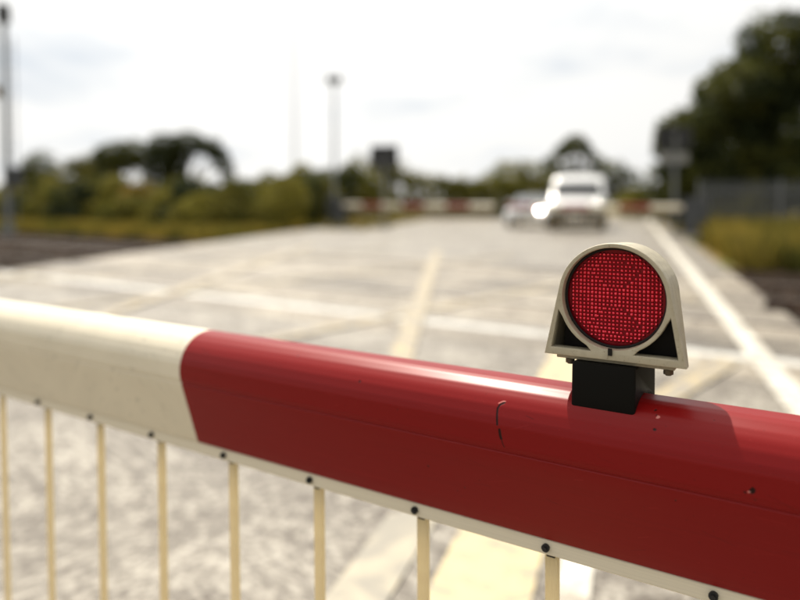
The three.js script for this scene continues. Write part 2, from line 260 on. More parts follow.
// the lamp on the boom
const lamp = thing('barrier_lamp', 'silver arched lamp with a round red prismatic lens on the striped boom', 'lamp', [AX.x, TUBE_Y + TUBE_R, AX.z], BOOM_TURN + 0.05);
{
  const LY = 0.1000, R = 0.0560, FZ = -0.030;      // height of the lens, outer radius, front plane (the viewer's side is -z)
  const alloyTex = tex(256, 256, (u, v) => { const n = tile(u, v, 9, 7.7, 4), k = smooth(tile(u, v, 34, 2.1, 3) + (rnd() - 0.5) * 0.4, 0.3, 0.55); const s = 1 + n * 0.22; return [lerp(0.46, 0.24, k * 0.8) * s, lerp(0.41, 0.19, k * 0.8) * s, lerp(0.30, 0.12, k * 0.8) * s]; });
  const alloy = new THREE.MeshPhysicalMaterial({ map: rep(alloyTex, 9, 9), roughness: 0.42, metalness: 0.25, bumpMap: rep(gritBump, 12, 12), bumpScale: 0.00025 });
  const outline = (r, half, foot, n = 40) => { // arch with straight sides running out to the foot
    const p = [], slope = Math.asin(clamp((half - r) / Math.hypot(foot, half), -0.6, 0.6)) * 1.0;
    // tangent from (half,-foot) to the circle
    const dist = Math.hypot(half, foot), base = Math.atan2(-foot, half), al = Math.acos(clamp(r / dist, -1, 1)), a0 = base + al;
    p.push([half, -foot]);
    for (let i = 0; i <= n; i++) { const a = lerp(a0, Math.PI - a0, i / n); p.push([r * Math.cos(a), r * Math.sin(a)]); }
    p.push([-half, -foot]); return p;
  };
  const FOOT = 0.0625;
  const front = outline(R, 0.0705, FOOT), back = outline(R - 0.002, 0.0585, FOOT);
  // front plate with the lens opening and the two corner pockets
  const s = new THREE.Shape(front.map(([x, y]) => new THREE.Vector2(x, y)));
  const hole = new THREE.Path(); hole.absarc(0, 0, 0.0515, 0, 6.2832, true); s.holes.push(hole);
  for (const m of [-1, 1]) {
    const a = [[0.0628, -0.0545], [0.0225, -0.0545], [0.0545, -0.0155]].map(([x, y]) => new THREE.Vector2(x * m, y)), h = new THREE.Path();
    // the long side follows the lens rim
    const arcPts = []; for (let i = 0; i <= 8; i++) { const q = lerp(-1.20, -0.285, i / 8); arcPts.push(new THREE.Vector2(m * 0.0560 * Math.cos(q), 0.0560 * Math.sin(q))); }
    const all = [a[0], new THREE.Vector2(m * 0.0215, -0.0545), ...arcPts.slice(1, 8), a[2].set(m * 0.0556, -0.0150)];
    h.setFromPoints(m > 0 ? all : all.slice().reverse()); h.closePath(); s.holes.push(h);
  }
  const plate = new THREE.ExtrudeGeometry(s, { depth: 0.0115, bevelEnabled: true, bevelThickness: 0.0012, bevelSize: 0.0012, bevelOffset: -0.0012, bevelSegments: 2, curveSegments: 64 });
  plate.rotateY(Math.PI); plate.translate(0, LY, FZ + 0.0127);
  const body = mesh('front_plate', toCreasedNormals(plate, 0.6), alloy, lamp);
  // hollow shell behind it, narrowing a little to the back
  const Z0 = FZ + 0.0130, Z1 = FZ + 0.066, pos = [], idx = [], n = front.length, uv = [];
  const ringDefs = [[front, Z0, 0], [front, Z0 + 0.004, 0.0006], [back, Z1 - 0.006, 0], [back, Z1 - 0.0015, 0.0015], [back, Z1, 0.005]];
  ringDefs.forEach(([o, z, inset]) => o.forEach(([x, y], i) => { const l = Math.hypot(x, y); pos.push(x * (1 - inset / l), LY + y * (1 - inset / l), z); uv.push(i * 0.006, z); }));
  for (let k = 0; k < ringDefs.length - 1; k++) for (let i = 0; i < n; i++) { const a = k * n + i, b = k * n + (i + 1) % n; idx.push(a, a + n, b, b, a + n, b + n); }
  const c = ringDefs.length - 1; pos.push(0, LY, Z1); uv.push(0, 0); for (let i = 0; i < n; i++) idx.push(c * n + i, pos.length / 3 - 1, c * n + (i + 1) % n);
  let g = new THREE.BufferGeometry(); g.setAttribute('position', new THREE.Float32BufferAttribute(pos, 3)); g.setAttribute('uv', new THREE.Float32BufferAttribute(uv, 2)); g.setIndex(idx);
  mesh('housing', toCreasedNormals(g, 0.7), alloy, lamp);
  // lens seat: dark tube and gasket ring
  const dark = mat(0.012, 0.010, 0.009, 0.6, { specularIntensity: 0.4 });
  const seat = mesh('lens_seat', merge([xf(new THREE.CylinderGeometry(0.0522, 0.0522, 0.030, 64, 1, true), 0, LY, FZ + 0.0235, Math.PI / 2)]), dark, lamp);
  mesh('gasket', xf(new THREE.TorusGeometry(0.0505, 0.0017, 10, 72), 0, LY, FZ + 0.0108), dark, seat);
  // lens: a dark red disc carrying rows of small round prisms, in fields of differing lie
  const LR = 0.0500, cell = 0.0040;
  const hash = (i, j) => { const q = Math.sin(i * 127.1 + j * 311.7) * 43758.5453; return q - Math.floor(q); };
  const lens = mesh('lens', cyl(LR, LR, 0.003, 0, LY, FZ + 0.0152, Math.PI / 2, 0, 72), mat(0.20, 0.003, 0.010, 0.25, { metalness: 0.3, specularIntensity: 0.5 }), lamp);
  const dome = new THREE.SphereGeometry(1, 16, 5, 0, Math.PI * 2, 0, 1.25); dome.rotateX(-Math.PI / 2); dome.translate(0, 0, Math.cos(1.25));
  { const p = dome.attributes.position; for (let i = 0; i < p.count; i++) { const x = p.getX(i), y = p.getY(i), l = Math.hypot(x, y); if (l > 1e-6) { const k = l / Math.pow(x ** 4 + y ** 4, 0.25); p.setX(i, x * k); p.setY(i, y * k); } } dome.computeVertexNormals(); }
  const domes = [];
  for (let j = -13; j <= 13; j++) for (let i = -13; i <= 13; i++) {
    let x = i * cell, y = j * cell; const r0 = Math.hypot(x, y), field = Math.abs(y) > Math.abs(x) && r0 > 0.010 && r0 < 0.037; if (field) { x += cell * 0.5; }
    if (Math.hypot(x, y) > LR - 0.0021) continue;
    const h = hash(i, j), r = 0.00178 * (0.84 + 0.22 * h), d = dome.clone(); d.scale(r, r * (field ? 0.9 : 1.04), 0.0028); xf(d, 0, 0, 0, (hash(i + 50, j) - 0.5) * 0.62 + 0.10, (hash(i, j + 50) - 0.5) * 0.5, 0); d.translate(x, LY + y, FZ + 0.0134); domes.push(d);
  }
  const prisms = mesh('prisms', merge(domes), mat(0.88, 0.045, 0.09, 0.12, { metalness: 0.9, clearcoat: 1, clearcoatRoughness: 0.1 }), lens); prisms.userData.kind = 'stuff';
  { const bs = new THREE.ShapeGeometry(new THREE.Shape(back.map(([x, y]) => new THREE.Vector2(x * 0.985, y * 0.985)))); bs.translate(0, LY, FZ + 0.026); mesh('bulkhead', bs, dark, lamp); }
  mesh('drain_slot', box(0.0042, 0.0075, 0.002, 0.0015, LY - 0.0535, FZ - 0.0012, 0.0006), dark, body);
  // underside flange and screws
  mesh('flange', box(0.118, 0.004, 0.056, 0, LY - FOOT - 0.0021, FZ + 0.034, 0.001), alloy, lamp);
  for (const x of [0.0455, -0.0525]) mesh('screw', merge([cyl(0.0048, 0.0048, 0.0045, x, LY - FOOT - 0.0064, FZ + 0.010, 0, 0, 12), cyl(0.003, 0.003, 0.0015, x, LY - FOOT - 0.0092, FZ + 0.010, 0, 0, 8)]), mat(0.10, 0.075, 0.05, 0.5, { metalness: 0.6 }), lamp);
  // black saddle clamped over the round top of the boom
  const sd = new THREE.Shape(), w = 0.0395, hT = LY - FOOT - 0.0045, lip = -0.0125, bore = TUBE_R + 0.0006;
  // cross-section across the boom
  sd.moveTo(-w, hT); sd.lineTo(w, hT); sd.lineTo(w + 0.001, lip); const cut = Math.sqrt(bore * bore - (w - 0.0005) ** 2);
  for (let k = 0; k <= 24; k++) { const a = lerp(Math.asin(cut / bore) , Math.PI - Math.asin(cut / bore), k / 24); sd.lineTo(bore * Math.cos(a), -TUBE_R + bore * Math.sin(a)); }
  sd.lineTo(-w - 0.001, lip); sd.closePath();
  const sg = new THREE.ExtrudeGeometry(sd, { depth: 0.058, bevelEnabled: true, bevelThickness: 0.0035, bevelSize: 0.0025, bevelOffset: -0.0025, bevelSegments: 3 });
  sg.rotateY(Math.PI / 2); sg.translate(-0.0225, 0, 0.006);
  mesh('saddle', toCreasedNormals(sg, 0.6), mat(0.006, 0.006, 0.0055, 0.5, { specularIntensity: 0.2 }), lamp).rotation.y = -0.05;
}

// barrier machine that carries the boom, to the right of the camera
function machine(pos, turn, label, group) {
  const m = thing('barrier_machine', label, 'barrier machine', pos, turn, group);
  const grey = mat(0.05, 0.055, 0.06, 0.5), edge = mat(0.12, 0.125, 0.13, 0.5);
  mesh('plinth', box(0.75, 0.14, 0.6, 0, 0.0, 0, 0.01), mat(0.32, 0.3, 0.27, 0.9), m);
  mesh('cabinet', box(0.62, 1.0, 0.46, 0, 0.57, 0, 0.02), grey, m);
  const dr = mesh('door', box(0.5, 0.82, 0.012, 0, 0.56, -0.236, 0.004), grey, m);
  mesh('handle', box(0.02, 0.1, 0.02, 0.19, 0.6, -0.25, 0.004), edge, dr);
  mesh('lid', box(0.68, 0.04, 0.52, 0, 1.09, 0, 0.012), edge, m);
  return m;
}
{ const p = V(AX.x, 0, AX.z).addScaledVector(ALONG, -2.62); machine([p.x, 0.07, p.z], BOOM_TURN, 'dark grey barrier machine at the foot of the boom with the red lamp'); }

// ------------------------------------------------------------------ barriers on the far side
const bandGeoR = boomLength(0, 0.95, 1), redFar = mat(0.216, 0.0044, 0.0044, 0.37, { specularIntensity: 0.4 }), farBarGeo = box(0.02, 0.6, 0.01, 0, -0.3, 0);
function farBarrier(t0, t1, label) {
  const P = 22.0, c = railPt(t0, P), dir = Math.sign(t1 - t0), L = Math.abs(t1 - t0);
  const b = thing('barrier_boom', label, 'barrier', [c.x, 0, c.z], BOOM_TURN);
  for (let k = 0; k * 0.95 < L - 0.3; k++) { const o = mesh(k % 2 ? 'red_band' : 'white_band', bandGeoR, k % 2 ? redFar : creamPaint, b); o.position.set(dir > 0 ? k * 0.95 : -(k + 1) * 0.95, 0.93, 0); }
  mesh('skirt_rail', box(L - 0.3, 0.018, 0.03, dir * L / 2, 0.80, 0), creamPaint, b);
  for (let x = 0.5; x < L - 0.25; x += 0.2) mesh('skirt_bar', farBarGeo, barMat, b).position.set(dir * x, 0.79, 0);
  const q = railPt(t0 - dir * 0.33, P);
  machine([q.x, 0.07, q.z], BOOM_TURN + (dir > 0 ? 0 : Math.PI), dir > 0 ? 'dark barrier machine beside the grass in front of the palisade fence' : 'dark barrier machine at the foot of the slim lamp mast');
}
// the left one stands at the mast, the right one by the grass bank
const tOf = (x, z) => x * ALONG.x + z * ALONG.z;
farBarrier(tOf(-2.53, -28.1) - 0.3, tOf(3.4, -24.1) + 0.1, 'striped barrier boom across the far road, pivoting below the slim lamp mast');
farBarrier(tOf(8.6, -20.7) + 0.2, tOf(3.4, -24.1) - 0.1, 'striped barrier boom across the far road in front of the white van');

// ------------------------------------------------------------------ posts, signals and masts
const galv = mat(0.19, 0.20, 0.20, 0.5, { metalness: 0.4 }), blackPaint = mat(0.018, 0.018, 0.02, 0.55), darkGrey = mat(0.045, 0.048, 0.05, 0.6);
function signal(pos, turn, bw, bh, cy, label, sub) {
  const s = thing('crossing_signal', label, 'signal', pos, turn, 'crossing signals across the tracks');
  mesh('post', merge([cyl(0.057, 0.057, cy + 0.1, 0, (cy + 0.1) / 2, 0.05), cyl(0.15, 0.16, 0.05, 0, 0.025, 0.05)]), galv, s);
  const sh = new THREE.Shape(); const a = bw / 2, b = bh / 2, r = 0.06; sh.moveTo(-a + r, -b); sh.lineTo(a - r, -b); sh.quadraticCurveTo(a, -b, a, -b + r); sh.lineTo(a, b - r); sh.quadraticCurveTo(a, b, a - r, b); sh.lineTo(-a + r, b); sh.quadraticCurveTo(-a, b, -a, b - r); sh.lineTo(-a, -b + r); sh.quadraticCurveTo(-a, -b, -a + r, -b);
  const bd = new THREE.ExtrudeGeometry(sh, { depth: 0.03, bevelEnabled: false }); bd.translate(0, cy, -0.03); const board = mesh('backboard', bd, blackPaint, s);
  mesh('stiffener', merge([box(bw * 0.9, 0.04, 0.03, 0, cy + bh * 0.25, 0.016), box(bw * 0.9, 0.04, 0.03, 0, cy - bh * 0.25, 0.016)]), darkGrey, board);
  for (const [x, y] of [[-bw * 0.25, 0.08], [bw * 0.25, 0.08], [0, -0.14]]) { const h = mesh('lamp_head', merge([cyl(0.11, 0.11, 0.16, x, cy + y, -0.11, Math.PI / 2, 0, 18)]), blackPaint, s); mesh('hood', xf(new THREE.CylinderGeometry(0.12, 0.12, 0.2, 18, 1, true, Math.PI * 0.5, Math.PI), x, cy + y, -0.27, Math.PI / 2), blackPaint, h); }
  if (sub) mesh('sign_plate', box(bw * 0.8, 0.32, 0.012, 0, cy - bh / 2 - 0.26, 0.0, 0.004), mat(0.30, 0.30, 0.29, 0.5), s);
  return s;
}
signal([-0.62, 0, -27.5], Math.PI * 0.93 + Math.PI, 1.12, 0.86, 2.80, 'dark signal board seen from behind against the sky, near the lamp mast', false);
signal([8.55, 0, -21.9], Math.PI * 2 + 0.25, 1.25, 0.72, 3.05, 'dark signal board with grey plate below it, in front of the big tree', true);
// slim lamp mast by the far barrier machine
{ const m = thing('lamp_mast', 'slim grey mast with a dark lamp head beside the far barrier machine', 'mast', [-2.70, 0, -28.9]);
  mesh('pole', merge([cyl(0.045, 0.075, 6, 0, 3, 0), cyl(0.14, 0.16, 0.08, 0, 0.04, 0)]), galv, m);
  mesh('bracket', box(0.55, 0.05, 0.05, 0, 5.9, 0.02), darkGrey, m);
  for (const x of [-0.17, 0.17]) { const h = mesh('lamp_head', box(0.26, 0.30, 0.24, x, 6.02, 0.06, 0.02), blackPaint, m); mesh('glass', box(0.2, 0.02, 0.18, x, 5.865, 0.06), mat(0.5, 0.5, 0.48, 0.2), h); } }
{ const m = thing('tall_pole', 'very tall thin pale pole rising above the bushes', 'pole', [-6.75, -0.16, -45]);
  mesh('shaft', cyl(0.04, 0.075, 17, 0, 8.5, 0), mat(0.5, 0.5, 0.5, 0.5), m); mesh('collar', cyl(0.1, 0.1, 0.4, 0, 0.2, 0), galv, m); mesh('tip', cyl(0.012, 0.03, 0.7, 0, 17.3, 0), galv, m); }
{ const m = thing('railway_signal_post', 'thick grey railway post with boxes and brackets beside the tracks', 'post', [-13.45, -0.12, -24.0]);
  mesh('post', merge([cyl(0.10, 0.12, 7.6, 0, 3.8, 0), cyl(0.22, 0.25, 0.3, 0, 0.1, 0)]), galv, m);
  mesh('top_box', box(0.34, 0.62, 0.34, 0, 7.55, 0, 0.03), darkGrey, m);
  mesh('relay_box', box(0.42, 0.7, 0.3, 0.28, 2.0, 0.05, 0.02), darkGrey, m);
  const br = mesh('bracket', box(0.6, 0.06, 0.06, -0.1, 4.75, 0.1), galv, m); mesh('insulator', merge([cyl(0.09, 0.09, 0.34, -0.2, 4.9, 0.14), cyl(0.12, 0.12, 0.05, -0.2, 4.95, 0.14)]), mat(0.36, 0.27, 0.14, 0.5), br);
  mesh('ladder', merge([box(0.03, 6.4, 0.03, 0.2, 3.6, -0.25), box(0.03, 6.4, 0.03, -0.2, 3.6, -0.25), ...Array.from({ length: 20 }, (_, k) => box(0.4, 0.02, 0.02, 0, 0.6 + k * 0.31, -0.25)), box(0.04, 0.04, 0.25, 0, 2.4, -0.13), box(0.04, 0.04, 0.25, 0, 6.4, -0.13)]), galv, m); }

// ------------------------------------------------------------------ vehicles behind the far barrier
const glassDark = mat(0.015, 0.02, 0.022, 0.06, { clearcoat: 1, clearcoatRoughness: 0.03 }), tyreMat = mat(0.015, 0.015, 0.015, 0.85), rimMat = mat(0.55, 0.55, 0.56, 0.25, { metalness: 0.9 }), plastic = mat(0.025, 0.025, 0.027, 0.6), lampGlass = mat(0.9, 0.9, 0.88, 0.10, { metalness: 0.9 });
// body from a side outline [along (front = +), up], drawn in at the nose, tail and above the waist
function shell(outline, w, waist, tumble, nose, xf0, xb0, bev = 0.06) {
  const s = new THREE.Shape(outline.map(([a, b]) => new THREE.Vector2(a, b)));
  const g = new THREE.ExtrudeGeometry(s, { depth: w - 2 * bev, steps: 6, bevelEnabled: true, bevelThickness: bev, bevelSize: bev, bevelOffset: -bev, bevelSegments: 4 }); g.translate(0, 0, -(w - 2 * bev) / 2);
  const p = g.attributes.position;
  for (let i = 0; i < p.count; i++) { const x = p.getX(i), y = p.getY(i); let k = 1 - tumble * Math.max(0, y - waist); const z0 = p.getZ(i); const e = Math.max(0, (x - xf0) , (xb0 - x)); k *= 1 - nose * e * e; p.setZ(i, z0 * k); if (x > xf0 || x < xb0) { const q = (z0 / (w / 2)) ** 2; p.setX(i, x - Math.sign(x) * 0.10 * q * Math.min(1, e / 0.3)); } if (y > waist) p.setY(i, y - 0.05 * (z0 / (w / 2)) ** 2); }
  g.computeVertexNormals(); return toCreasedNormals(g, 0.75);
}
const quad = (a, b, c, d) => { const g = new THREE.BufferGeometry(); g.setAttribute('position', new THREE.Float32BufferAttribute([...a, ...b, ...c, ...a, ...c, ...d], 3)); g.setAttribute('uv', new THREE.Float32BufferAttribute([0, 0, 1, 0, 1, 1, 0, 0, 1, 1, 0, 1], 2)); g.computeVertexNormals(); return g; };
// a gently curved panel: corners, bulge along its normal, thickness
function panel(a, b, c, d, bulge = 0.03, thick = 0.012, n = 10) {
  const A = V(...a), B = V(...b), C = V(...c), D = V(...d), N = B.clone().sub(A).cross(D.clone().sub(A)).normalize(), pos = [], idx = [], uv = [];
  for (const off of [0, -thick]) for (let j = 0; j <= n; j++) for (let i = 0; i <= n; i++) { const u = i / n, v = j / n, q = A.clone().lerp(B, u).lerp(D.clone().lerp(C, u), v).addScaledVector(N, bulge * (1 - (2 * u - 1) ** 2) * (1 - 0.6 * (2 * v - 1) ** 2) + off); pos.push(q.x, q.y, q.z); uv.push(u, v); }
  const m = n + 1, S = m * m; for (let j = 0; j < n; j++) for (let i = 0; i < n; i++) { const k = j * m + i; idx.push(k, k + 1, k + m, k + 1, k + m + 1, k + m, S + k, S + k + m, S + k + 1, S + k + 1, S + k + m, S + k + m + 1); }
  const g = new THREE.BufferGeometry(); g.setAttribute('position', new THREE.Float32BufferAttribute(pos, 3)); g.setAttribute('uv', new THREE.Float32BufferAttribute(uv, 2)); g.setIndex(idx); g.computeVertexNormals(); return g;
}
function wheel(parent, x, z, r, w) {
  const o = new THREE.Group(); o.name = 'wheel'; o.position.set(x, r, z); parent.add(o);
  const ty = new THREE.LatheGeometry([[r * 0.62, -w / 2], [r * 0.92, -w / 2], [r, -w * 0.3], [r, w * 0.3], [r * 0.92, w / 2], [r * 0.62, w / 2]].map(([a, b]) => new THREE.Vector2(a, b)), 28); ty.rotateX(Math.PI / 2); mesh('tyre', ty, tyreMat, o);
  const s = Math.sign(z); mesh('rim', merge([cyl(r * 0.62, r * 0.62, w * 0.7, 0, 0, 0, Math.PI / 2, 0, 24), cyl(r * 0.2, r * 0.24, 0.03, 0, 0, s * w * 0.38, Math.PI / 2, 0, 14), ...[0, 1, 2, 3, 4].map((k) => xf(box(r * 0.12, r * 1.1, 0.02), 0, 0, s * w * 0.37, 0, 0, k * Math.PI / 5))]), rimMat, o);
}
const ROAD_YAW = Math.atan2(ROAD.z, -ROAD.x);  // local +x points back down the road to the camera
// white van facing the crossing
{
  const v = thing('van', 'white van waiting behind the far barrier, facing the crossing', 'van', [6.97, 0.004, -27.2], Math.atan2(-0.95, -0.313) * 1 + 0);
  v.rotation.y = Math.atan2(-(0.95), -0.313);
  const white = mat(0.78, 0.78, 0.77, 0.22, { clearcoat: 1, clearcoatRoughness: 0.08 });
  mesh('body', shell([[-2.6, 0.42], [2.18, 0.42], [2.30, 0.62], [2.28, 0.98], [2.12, 1.10], [1.45, 1.26], [0.98, 1.80], [0.72, 2.0], [0.45, 2.06], [-2.35, 2.06], [-2.58, 1.95], [-2.62, 1.0]], 2.02, 1.15, 0.12, 0.10, 1.4, -2.2, 0.09), white, v);
  mesh('windscreen', panel([1.43, 1.30, 0.86], [1.43, 1.30, -0.86], [1.06, 1.735, -0.78], [1.06, 1.735, 0.78], 0.07, 0.02).translate(0.035, 0.03, 0), glassDark, v);
  mesh('cowl', panel([1.60, 1.262, 0.84], [1.60, 1.262, -0.84], [1.42, 1.325, -0.84], [1.42, 1.325, 0.84], 0.05, 0.015).translate(0.02, 0.025, 0), plastic, v);
  for (const s of [-1, 1]) { mesh('wiper', xf(box(0.02, 0.02, 0.6), 1.46, 1.37, s * 0.35, 0, 0.1 * s, 0.8), plastic, v); }
  mesh('grille', box(0.06, 0.16, 1.0, 2.30, 0.83, 0, 0.02), plastic, v);
  mesh('bumper', box(0.24, 0.30, 1.90, 2.26, 0.50, 0, 0.06), plastic, v);
  mesh('skid_plate', box(0.3, 0.12, 1.5, 2.1, 0.30, 0, 0.03), plastic, v);
  mesh('number_plate', box(0.012, 0.11, 0.52, 2.385, 0.52, 0), mat(0.7, 0.7, 0.66, 0.5), v);
  for (const s of [-1, 1]) {
    mesh('headlight', panel([2.30, 0.90, s > 0 ? 0.96 : -0.58], [2.30, 0.90, s > 0 ? 0.58 : -0.96], [2.00, 1.10, s > 0 ? 0.62 : -0.94], [2.00, 1.10, s > 0 ? 0.94 : -0.62], s > 0 ? 0.05 : 0.11, 0.04).translate(0.03, 0, 0), lampGlass, v);
    mesh('door_mirror', box(0.16, 0.30, 0.20, 1.12, 1.42, s * 1.10, 0.05), plastic, v);
    mesh('side_window', box(0.75, 0.45, 0.012, 0.72, 1.52, s * 0.955, 0.004).applyMatrix4(new THREE.Matrix4()), glassDark, v);
    for (const x of [1.55, -1.7]) wheel(v, x, s * 0.88, 0.34, 0.23);
  }
  mesh('underbody', box(4.4, 0.2, 1.7, -0.2, 0.36, 0), plastic, v);
}
// silver car beside the van
{
  const v = thing('car', 'low silver car beside the white van beyond the far barrier', 'car', [5.54, 0.004, -29.25], 0);
  v.rotation.y = Math.atan2(-(0.95), -0.313);
  const trimMat = mat(0.6, 0.6, 0.6, 0.25, { metalness: 0.9 });
  const silver = mat(0.60, 0.61, 0.62, 0.2, { metalness: 0.65, clearcoat: 1, clearcoatRoughness: 0.06 });
  mesh('body', shell([[-2.0, 0.30], [1.95, 0.28], [2.06, 0.45], [2.0, 0.66], [1.75, 0.76], [1.0, 0.90], [0.88, 0.93], [-1.75, 0.96], [-2.02, 0.86], [-2.06, 0.5]], 1.74, 0.7, 0.10, 0.10, 1.3, -1.5, 0.07), silver, v);
  mesh('cabin', shell([[1.0, 0.88], [0.30, 1.28], [0.05, 1.33], [-0.9, 1.32], [-1.2, 1.25], [-1.75, 0.92]], 1.50, 0.9, 0.38, 0, 9, -9, 0.06), glassDark, v);
  mesh('roof', panel([0.12, 1.345, 0.54], [0.12, 1.345, -0.54], [-1.0, 1.335, -0.54], [-1.0, 1.335, 0.54], 0.035, 0.03), silver, v);
  mesh('bumper', box(0.16, 0.20, 1.66, 2.0, 0.38, 0, 0.05), silver, v);
  mesh('bumper_trim', panel([2.13, 0.40, 0.80], [2.13, 0.40, 0.10], [2.03, 0.47, 0.10], [2.03, 0.47, 0.80], 0.03, 0.02), trimMat, v);
  mesh('bumper_trim', panel([2.13, 0.40, -0.10], [2.13, 0.40, -0.80], [2.03, 0.47, -0.80], [2.03, 0.47, -0.10], 0.022, 0.02), lampGlass, v);
  mesh('grille', box(0.04, 0.12, 0.8, 2.06, 0.55, 0, 0.015), plastic, v);
  mesh('number_plate', box(0.012, 0.11, 0.52, 2.085, 0.38, 0), mat(0.7, 0.7, 0.66, 0.5), v);
  for (const s of [-1, 1]) {
    mesh('headlight', panel([2.01, 0.56, s > 0 ? 0.82 : -0.48], [2.01, 0.56, s > 0 ? 0.48 : -0.82], [1.74, 0.735, s > 0 ? 0.50 : -0.80], [1.74, 0.735, s > 0 ? 0.80 : -0.50], s > 0 ? 0.08 : 0.022, 0.03).translate(0.03, 0.01, 0), lampGlass, v);
    mesh('door_mirror', box(0.1, 0.13, 0.2, 0.75, 1.0, s * 0.92, 0.04), silver, v);
    for (const x of [1.3, -1.25]) wheel(v, x, s * 0.76, 0.30, 0.2);
  }
}

// ------------------------------------------------------------------ vegetation
const leafMat = new THREE.MeshPhysicalMaterial({ color: lin(1, 1, 1), vertexColors: true, roughness: 0.85, specularIntensity: 0.15, transmission: 0.5, thickness: 0 });
const barkMat = mat(0.07, 0.055, 0.04, 0.95);
// leaves spread through ellipsoid clumps: [x, y, z, rx, ry, rz]
function leaves(clumps, size, dens, tone, tone2) {
  const pos = [], col = [], nor = [], a = V(), b = V(), n = V(), q = V();
  for (const [cx, cy, cz, rx, ry, rz] of clumps) {
    const cnt = Math.max(30, Math.round(4.0 * dens * (rx * ry + rx * rz + ry * rz) * 1.05 / (size * size)));
    const ph = rr(0, 50);
    for (let k = 0; k < cnt; k++) {
      a.set(rr(-1, 1), rr(-1, 1), rr(-1, 1)); if (a.lengthSq() > 1 || a.lengthSq() < 0.01) { k--; continue; }
      const l = a.length(), rad = Math.pow(l, 0.55) * (1 + 0.55 * fbm(a.x / l * 1.7 + ph, a.y / l * 1.7, a.z / l * 1.7, 3)); a.multiplyScalar(rad / l);
      if (a.y < -0.75) a.y = -0.75;
      const x = cx + a.x * rx, y = Math.max(-0.05, cy + a.y * ry), z = cz + a.z * rz;
      n.set(rr(-1, 1), rr(-0.2, 1), rr(-1, 1)).addScaledVector(a, 0.6).normalize();
      b.set(rr(-1, 1), rr(-1, 1), rr(-1, 1)).cross(n).normalize(); q.crossVectors(n, b);
      const s = size * rr(0.6, 1.3), w = s * 0.62;
      const P = [[-s, 0], [0, -w], [s, 0], [0, w]].map(([u, v]) => [x + b.x * u * 0.7 + q.x * v * 0.7, y + b.y * u * 0.7 + q.y * v * 0.7, z + b.z * u * 0.7 + q.z * v * 0.7]);
      pos.push(...P[0], ...P[1], ...P[2], ...P[0], ...P[2], ...P[3]);
      const m = clamp(0.5 + 2.2 * fbm(x * 0.8 + 9, y * 0.8, z * 0.8, 2) + rr(-0.25, 0.25), 0, 1), g = rr(0.75, 1.25), c = tone.map((t, i) => lerp(t, tone2[i], m) * g);
      for (let i = 0; i < 6; i++) { col.push(...c); nor.push(n.x, n.y, n.z); }
    }
  }
  const g = new THREE.BufferGeometry(); g.setAttribute('position', new THREE.Float32BufferAttribute(pos, 3)); g.setAttribute('normal', new THREE.Float32BufferAttribute(nor, 3)); g.setAttribute('color', new THREE.Float32BufferAttribute(col, 3)); return g;
}
function limb(a, b, r0, r1, bend = 0.12) { const m = a.clone().lerp(b, 0.5).add(V(rr(-1, 1), rr(0, 0.6), rr(-1, 1)).multiplyScalar(a.distanceTo(b) * bend)); const c = new THREE.QuadraticBezierCurve3(a, m, b), g = new THREE.TubeGeometry(c, 6, 1, 7, false), p = g.attributes.position; for (let i = 0; i <= 6; i++) { const o = c.getPoint(i / 6), r = lerp(r0, r1, i / 6); for (let j = 0; j <= 7; j++) { const k = i * 8 + j; p.setXYZ(k, o.x + (p.getX(k) - o.x) * r, o.y + (p.getY(k) - o.y) * r, o.z + (p.getZ(k) - o.z) * r); } } g.computeVertexNormals(); return g; }
const DARK = [0.042, 0.054, 0.015], MID = [0.105, 0.108, 0.018], PALE = [0.255, 0.228, 0.038], OLIVE = [0.19, 0.168, 0.028], RUST = [0.26, 0.125, 0.022];
// clumps are given about the foot of the tree
function plant(name, category, label, [x, z], clumps, o = {}) {
  const t = thing(name, label, category, [x, -0.16, z], 0, o.group), tr = o.trunk ?? 0.12;
  const cs = clumps.map(([a, b, c, d, e, f]) => [a, b + 0.16, c, d, e, f ?? d]);
  const mx = cs.reduce((s, c) => s + c[0], 0) / cs.length, my = cs.reduce((s, c) => Math.min(s, c[1]), 99);
  const fork = V(mx * 0.3, Math.max(0.15, my * 0.55), 0);
  mesh('trunk', merge([limb(V(0, -0.1, 0), fork, tr, tr * 0.75, 0.04), ...cs.map((c) => limb(fork.clone(), V(c[0], c[1], c[2]), tr * 0.6, tr * 0.15))]), barkMat, t);
  mesh('crown', leaves(cs, o.size ?? 0.16, o.dens ?? 1.5, o.tone ?? DARK, o.tone2 ?? MID), leafMat, t);
  return t;
}
seed = 1717;
const blob = (n, w, y0, y1, d, r) => Array.from({ length: n }, () => [rr(-w, w), rr(y0, y1), rr(-d, d), r * rr(0.8, 1.2), r * rr(0.7, 1.1), r * rr(0.8, 1.2)]);
